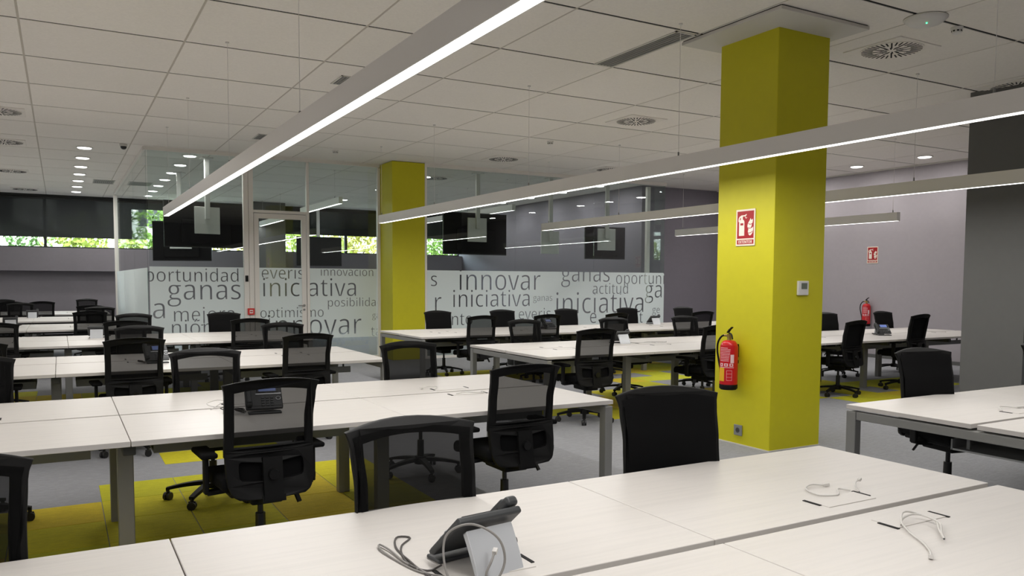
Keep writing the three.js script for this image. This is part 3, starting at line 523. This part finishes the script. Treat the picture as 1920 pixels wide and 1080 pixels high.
const signTex = canvasTex(420, 594, (g) => {
  g.fillStyle = '#efe2cf'; g.fillRect(0, 0, 420, 594); g.fillStyle = '#a50c14'; g.fillRect(24, 26, 372, 450); g.fillRect(24, 498, 372, 72);
  g.fillStyle = '#efe6d8'; g.beginPath(); g.roundRect(66, 160, 120, 270, [50, 50, 6, 6]); g.fill(); g.fillRect(104, 110, 44, 50); g.beginPath(); g.moveTo(52, 200); g.quadraticCurveTo(40, 110, 110, 100); g.lineTo(112, 122); g.quadraticCurveTo(74, 132, 78, 196); g.fill(); g.fillRect(110, 92, 76, 20); g.beginPath(); g.moveTo(180, 96); g.lineTo(230, 74); g.lineTo(236, 90); g.lineTo(190, 114); g.fill(); g.lineWidth = 10; g.strokeStyle = '#efe6d8'; g.beginPath(); g.arc(222, 124, 18, 0.3, 4.6); g.stroke();
  g.fillStyle = '#a50c14'; g.fillRect(96, 222, 66, 36);
  g.fillStyle = '#efe6d8'; const fl = (x, y, s) => { g.beginPath(); g.moveTo(x, y); g.bezierCurveTo(x - 70 * s, y - 40 * s, x - 40 * s, y - 110 * s, x + 10 * s, y - 170 * s); g.bezierCurveTo(x + 5 * s, y - 110 * s, x + 50 * s, y - 110 * s, x + 70 * s, y - 150 * s); g.bezierCurveTo(x + 80 * s, y - 90 * s, x + 70 * s, y - 20 * s, x, y); g.fill(); };
  fl(310, 432, 1); fl(290, 330, 0.85); fl(322, 262, 0.7);
  g.strokeStyle = '#a50c14'; g.lineWidth = 10; for (const [a, b] of [[250, 380], [262, 300], [276, 236]]) { g.beginPath(); g.moveTo(a, b); g.quadraticCurveTo(a + 60, b + 30, a + 120, b - 20); g.stroke(); }
  g.fillStyle = '#efe6d8'; g.font = 'bold 64px sans-serif'; g.textAlign = 'center'; g.fillText('EXTINTOR', 210, 556, 340);
});
function extSign(x, y, z, w, h, label) {
  const t = thing('extinguisher_sign', label, 'sign', [x, y, z], -Math.PI / 2);
  part('sign_plate', rb(w, h, 0.004, 0.001, 0, 0, 0.002, 1), std('#efe2cf', 0.5), t); part('sign_print', new THREE.PlaneGeometry(w - 0.004, h - 0.004).translate(0, 0, 0.0046), std('#ffffff', 0.45, { map: signTex }), t);
}
extSign(5.513, 2.03, -5.376, 0.235, 0.335, 'red and white EXTINTOR sign on the lime column'); extSign(14.448, 2.09, -10.6, 0.25, 0.34, 'red and white extinguisher sign on the grey right wall');
{
  const t = thing('thermostat', 'white wall thermostat with a grey display on the lime column', 'thermostat', [5.885, 1.477, -5.038]);
  part('thermostat_case', rb(0.135, 0.13, 0.024, 0.006, 0, 0, 0.012), M.white, t); part('thermostat_display', bx(0.075, 0.055, 0.003, 0.006, 0.018, 0.0245), std('#6d7468', 0.3), t); part('thermostat_button', [bx(0.018, 0.008, 0.003, -0.03, -0.035, 0.0245), bx(0.018, 0.008, 0.003, 0, -0.035, 0.0245)], M.alu, t);
  const s = thing('wall_socket', 'grey wall socket near the foot of the lime column', 'socket', [5.513, 0.142, -5.41], -Math.PI / 2);
  part('socket_plate', rb(0.1, 0.1, 0.012, 0.004, 0, 0, 0.006), M.tray, s); part('socket_well', [cyl(0.024, 0.024, 0.004, 24).rotateX(Math.PI / 2).translate(0, 0, 0.0125)], M.frameDark, s); part('socket_pins', [cyl(0.003, 0.003, 0.004, 10).rotateX(Math.PI / 2).translate(-0.009, 0, 0.0145), cyl(0.003, 0.003, 0.004, 10).rotateX(Math.PI / 2).translate(0.009, 0, 0.0145)], M.slot, s);
}

// ---------------------------------------------------------------- desk phones and loose cables
function makePhone() {                                               // user at +z; foot on y = 0
  const t = new THREE.Group(), tilt = (g) => g.rotateX(0.72).translate(0, 0.085, 0.0);
  part('phone_body', [tilt(rb(0.215, 0.022, 0.19, 0.008, 0.012, 0, -0.01, 3)), tilt(rb(0.21, 0.014, 0.03, 0.006, 0.012, 0.004, 0.08, 2))], M.phone, t);
  part('face_trim', tilt(rb(0.15, 0.004, 0.012, 0.002, 0.04, 0.0125, -0.018, 1)), M.silver, t);
  const scr = part('display_bezel', tilt(rb(0.125, 0.006, 0.07, 0.003, 0.035, 0.012, -0.062, 1)), M.blackGloss, t);
  part('display', tilt(bx(0.1, 0.001, 0.05, 0.035, 0.0155, -0.062)), new THREE.MeshStandardMaterial({ color: '#7f93c9', emissive: '#6f86d8', emissiveIntensity: 0.35, roughness: 0.3 }), scr);
  const keys = []; for (let r = 0; r < 4; r++) for (let c = 0; c < 3; c++) keys.push(tilt(rb(0.018, 0.005, 0.012, 0.002, 0.005 + c * 0.026, 0.013, 0.012 + r * 0.019, 1)));
  part('keypad', keys, M.phoneKey, t);
  part('navigation_ring', tilt(new THREE.TorusGeometry(0.013, 0.003, 8, 20).rotateX(Math.PI / 2).translate(0.095, 0.013, 0.02)), M.silver, t);
  // curved handset in its cradle on the user's left
  const hs = part('handset', [tilt(rb(0.042, 0.03, 0.06, 0.012, -0.078, 0.03, -0.075, 3)), tilt(rb(0.042, 0.03, 0.055, 0.012, -0.078, 0.03, 0.062, 3)), tilt(rb(0.034, 0.02, 0.15, 0.009, -0.078, 0.042, 0, 3))], M.phone, t);
  // silver support plate leaning back under the body, with a foot
  const st = new THREE.Shape(); st.moveTo(0.06, 0.105); st.quadraticCurveTo(0.03, 0.06, 0.0, 0); st.lineTo(-0.012, 0); st.quadraticCurveTo(0.012, 0.06, 0.046, 0.115); st.closePath();
  part('support_plate', new THREE.ExtrudeGeometry(st, { depth: 0.15, bevelEnabled: true, bevelSize: 0.002, bevelThickness: 0.002, bevelSegments: 1, curveSegments: 8 }).rotateY(-Math.PI / 2).translate(0.085, 0, -0.115), M.silver, t);
  part('front_foot', rb(0.19, 0.012, 0.07, 0.005, 0.012, 0.006, 0.07), M.phone, t); part('rubber_foot', [bx(0.02, 0.004, 0.012, -0.05, 0.002, -0.12), bx(0.02, 0.004, 0.012, 0.07, 0.002, -0.12)], M.black, t);
  const cd = part('handset_cord', (() => { const p = []; for (let i = 0; i <= 150; i++) { const u = i / 150, a = i * 1.05, x = -0.1 - 0.05 * Math.sin(u * Math.PI), z = 0.09 - u * 0.12, y = 0.016 + 0.012 * Math.sin(u * Math.PI); p.push([x + 0.006 * Math.cos(a), y + 0.006 * Math.sin(a), z]); } return tube(p, 0.0022, 300, 4); })(), M.cableDark, t);
  return t;
}
const phoneProto = makePhone(); let phoneCount = 0;
function phone(x, z, turn, label) {
  const p = phoneCount++ ? phoneProto.clone() : phoneProto; p.name = numbered('desk_phone'); scene.add(p); p.position.set(x, DT, z); p.rotation.set(0, turn, 0);
  tag(p, label, 'phone', 'desk phones on the benches');
}
phone(1.015, -1.985, Math.PI + 0.14, 'large desk phone at the front, silver back towards the camera, cables around it');
phone(1.04, -4.9, -0.12, 'black desk phone with blue display seen through the mesh of the tall chair');
phone(0.77, -8.28, 0.1, 'desk phone with a lit display beside a chair on the third bench');
phone(0.43, -12.15, Math.PI - 0.1, 'silver backed desk phone on the fourth bench near the left');
phone(-0.49, -18.9, Math.PI, 'farthest desk phone, silver backed, on the sixth bench near the window wall');
phone(-0.72, -15.55, Math.PI + 0.1, 'desk phone at the left edge, behind chairs on the fifth bench');
phone(9.68, -11.7, Math.PI - 0.1, 'silver backed desk phone before the right glass, under the letters at its end');
phone(6.28, -8.25, Math.PI, 'silver backed desk phone in the middle of the long bench left of the lime column');
phone(10.82, -7.74, -0.55, 'desk phone with a bright blue screen right of the lime column');
phone(7.05, -11.25, 0.05, 'desk phone showing through the mesh of a chair near the right glass');
function cable(label, mat, r, pts, plug) {
  const t = thing('network_cable', label, 'cable', [pts[0][0], DT, pts[0][2]]);
  const q = pts.map(([x, y, z]) => [x - pts[0][0], y + r, z - pts[0][2]]);
  part('cable_cord', tube(q, r, 70, 6), mat, t);
  if (plug) { const e = q.at(-1), d = q.at(-2); part('cable_plug', bar(e, [e[0] + (e[0] - d[0]) * 0.5, e[1] + 0.004, e[2] + (e[2] - d[2]) * 0.5], 0.012, 0.01), M.cable, t); }
}
cable('pale cable loop lying over a desk flap on the nearest bench, far side', M.cable, 0.0032, [[2.6, 0.002, -1.97], [2.57, 0.005, -2.0], [2.5, 0.002, -1.95], [2.44, 0.002, -1.98], [2.46, 0.004, -2.06], [2.53, 0.006, -2.09], [2.57, 0.003, -2.07]], true);
cable('short pale cable end sticking up from a slot on the nearest bench', M.cable, 0.0032, [[2.61, 0.002, -1.94], [2.63, 0.012, -1.97], [2.67, 0.02, -2.0], [2.7, 0.02, -2.01]], true);
cable('pale bundle of looped cable on the near row at the lower right', M.cable, 0.0034, [[2.37, 0.002, -1.6], [2.42, 0.03, -1.63], [2.48, 0.02, -1.62], [2.47, 0.015, -1.54], [2.38, 0.012, -1.47], [2.33, 0.01, -1.43], [2.4, 0.01, -1.49], [2.5, 0.014, -1.58], [2.46, 0.02, -1.62], [2.4, 0.01, -1.62], [2.33, 0.004, -1.55], [2.26, 0.002, -1.45], [2.2, 0.002, -1.39], [2.17, 0.002, -1.37]], true);
cable('white cable looping up behind the large front phone', M.cableGrey, 0.0033, [[0.86, 0.0, -1.78], [0.84, 0.05, -1.82], [0.86, 0.13, -1.86], [0.92, 0.155, -1.84], [0.98, 0.12, -1.8], [0.995, 0.06, -1.79], [0.965, 0.015, -1.785], [0.94, 0.03, -1.79], [0.96, 0.06, -1.8], [0.985, 0.07, -1.83]], true);
cable('dark thin cable lying left of the large front phone', M.cableDark, 0.003, [[0.9, 0.005, -1.98], [0.86, 0.0, -1.97], [0.83, 0.0, -2.02], [0.84, 0.0, -2.12], [0.87, 0.0, -2.2], [0.92, 0.0, -2.26], [0.89, 0.001, -2.28], [0.85, 0.0, -2.2], [0.84, 0.0, -2.06], [0.84, 0.0, -1.95], [0.86, 0.0, -1.86]], false);
cable('folded grey cable pair left of the large front phone', M.cableGrey, 0.003, [[0.87, 0.004, -1.9], [0.83, 0.0, -1.98], [0.81, 0.0, -2.08], [0.8, 0.003, -2.2], [0.81, 0.004, -2.23], [0.82, 0.003, -2.18], [0.825, 0.0, -2.06], [0.85, 0.0, -1.94]], false);
cable('pale cable coil on the second bench left of the tall chair', M.cable, 0.0032, [[0.78, 0.0, -5.1], [0.83, 0.02, -5.14], [0.88, 0.03, -5.22], [0.84, 0.03, -5.28], [0.78, 0.02, -5.24], [0.8, 0.01, -5.16], [0.86, 0.01, -5.12]], true);
cable('dark phone cord tangled beside the phone behind the tall chair', M.cableDark, 0.003, [[0.92, 0.003, -4.95], [0.86, 0.03, -4.96], [0.82, 0.02, -5.0], [0.86, 0.0, -5.04], [0.9, 0.02, -5.0], [0.84, 0.03, -4.97], [0.82, 0.0, -4.9]], false);
cable('pale cable end on the second bench near its right end, near row', M.cable, 0.0032, [[2.4, 0.0, -5.03], [2.45, 0.015, -4.98], [2.52, 0.01, -4.95], [2.58, 0.004, -4.97], [2.6, 0.002, -5.02]], true);
cable('pale cable end on the second bench near its right end, far row', M.cable, 0.0032, [[2.36, 0.0, -5.3], [2.4, 0.012, -5.36], [2.34, 0.01, -5.4], [2.29, 0.004, -5.37]], true);
cable('thin cable trailing from the silver backed phone on the long bench', M.cableGrey, 0.003, [[6.35, 0.006, -8.15], [6.5, 0.0, -8.12], [6.7, 0.0, -8.2], [6.9, 0.0, -8.1], [7.0, 0.0, -8.2]], false);
cable('small pale cable end on the lower right bench', M.cable, 0.0032, [[5.08, 0.0, -2.78], [5.12, 0.015, -2.82], [5.2, 0.01, -2.84], [5.28, 0.003, -2.8]], true);

// ---------------------------------------------------------------- outdoors, seen through the windows
{
  struct('ground', uvMetres(bb(-30, 40, -0.6, -0.4, -60, -25.3)), std('#8a8a7c', 0.95));
  const leafMats = ['#5f7a2a', '#86953a', '#9a9440', '#4f7034'].map((c) => std(c, 0.8, { side: THREE.DoubleSide }));
  const tree = (x, z, h, w, mi, label) => {
    const t = thing('tree', label, 'tree', [x, -0.4, z]); const n = 1500, pos = new Float32Array(n * 18), nor = new Float32Array(n * 18), e = new THREE.Euler(), v = new THREE.Vector3(), nn = new THREE.Vector3();
    const lobes = Array.from({ length: 9 }, () => [rr(-0.6, 0.6) * w, h * rr(0.35, 0.9), rr(-0.5, 0.5) * w, rr(0.35, 0.6) * w]);
    for (let i = 0; i < n; i++) {
      const l = lobes[i % 9], a = rr(0, 6.28), b = Math.acos(rr(-1, 1)), r = l[3] * Math.cbrt(rr(0.25, 1)), cx = l[0] + r * Math.sin(b) * Math.cos(a), cy = l[1] + r * Math.cos(b), cz = l[2] + r * Math.sin(b) * Math.sin(a);
      e.set(rr(0, 6), rr(0, 6), rr(0, 6)); nn.set(0, 0, 1).applyEuler(e); const s = rr(0.07, 0.13);
      [[-s, 0], [0, -s * 0.5], [s, 0], [-s, 0], [s, 0], [0, s * 0.5]].forEach(([px, py], k) => { v.set(px, py, 0).applyEuler(e); const o = i * 18 + k * 3; pos[o] = cx + v.x; pos[o + 1] = cy + v.y; pos[o + 2] = cz + v.z; nor[o] = nn.x; nor[o + 1] = nn.y; nor[o + 2] = nn.z; });
    }
    const g = new THREE.BufferGeometry(); g.setAttribute('position', new THREE.BufferAttribute(pos, 3)); g.setAttribute('normal', new THREE.BufferAttribute(nor, 3));
    tag(part('foliage', g, leafMats[mi], t), null, null, null, 'stuff'); part('trunk', [cyl(0.07, 0.12, h * 0.6, 10, 0, h * 0.3, 0), bar([0, h * 0.4, 0], [w * 0.35, h * 0.65, 0.1], 0.06, 0.06), bar([0, h * 0.45, 0], [-w * 0.3, h * 0.7, -0.1], 0.06, 0.06)], std('#5b4a3a', 0.9), t);
  };
  tree(-1.6, -30, 4.2, 1.5, 3, 'green tree outside the leftmost window strip'); tree(0.6, -29.5, 3.9, 1.3, 1, 'yellow green tree outside the window left of the glass room'); tree(2.6, -32.5, 5, 1.3, 0, 'tree outside, seen in the bright window corner of the glass room');
  tree(5.2, -29.6, 5, 1.2, 2, 'olive tree outside, seen above the hanging screens'); tree(8.0, -29, 4.6, 1.3, 1, 'bright tree outside, seen through the glass beside the door'); tree(10.4, -31.5, 5, 1.4, 2, 'brownish tree outside, seen left of the partition column'); tree(12.6, -29, 4.5, 1.6, 0, 'tree outside the last window of the glass room');
  const b = thing('building', 'pale building outside beyond the trees, seen through the dark blinds', 'building', [1, -0.4, -48]);
  part('facade', bb(-22, 26, 0, 11, -6, 0), std('#c9c5bc', 0.9), b);
  for (let r = 0; r < 3; r++) for (let c = 0; c < 12; c++) { const w = part('facade_window', bb(-20 + c * 3.8, -18.2 + c * 3.8, 1.6 + r * 3.2, 3.3 + r * 3.2, -0.05, 0.03), M.blackGloss, b); }
}

scene.traverse((o) => { if (o.isMesh) o.castShadow = o.receiveShadow = true; });
renderer.render(scene, camera);
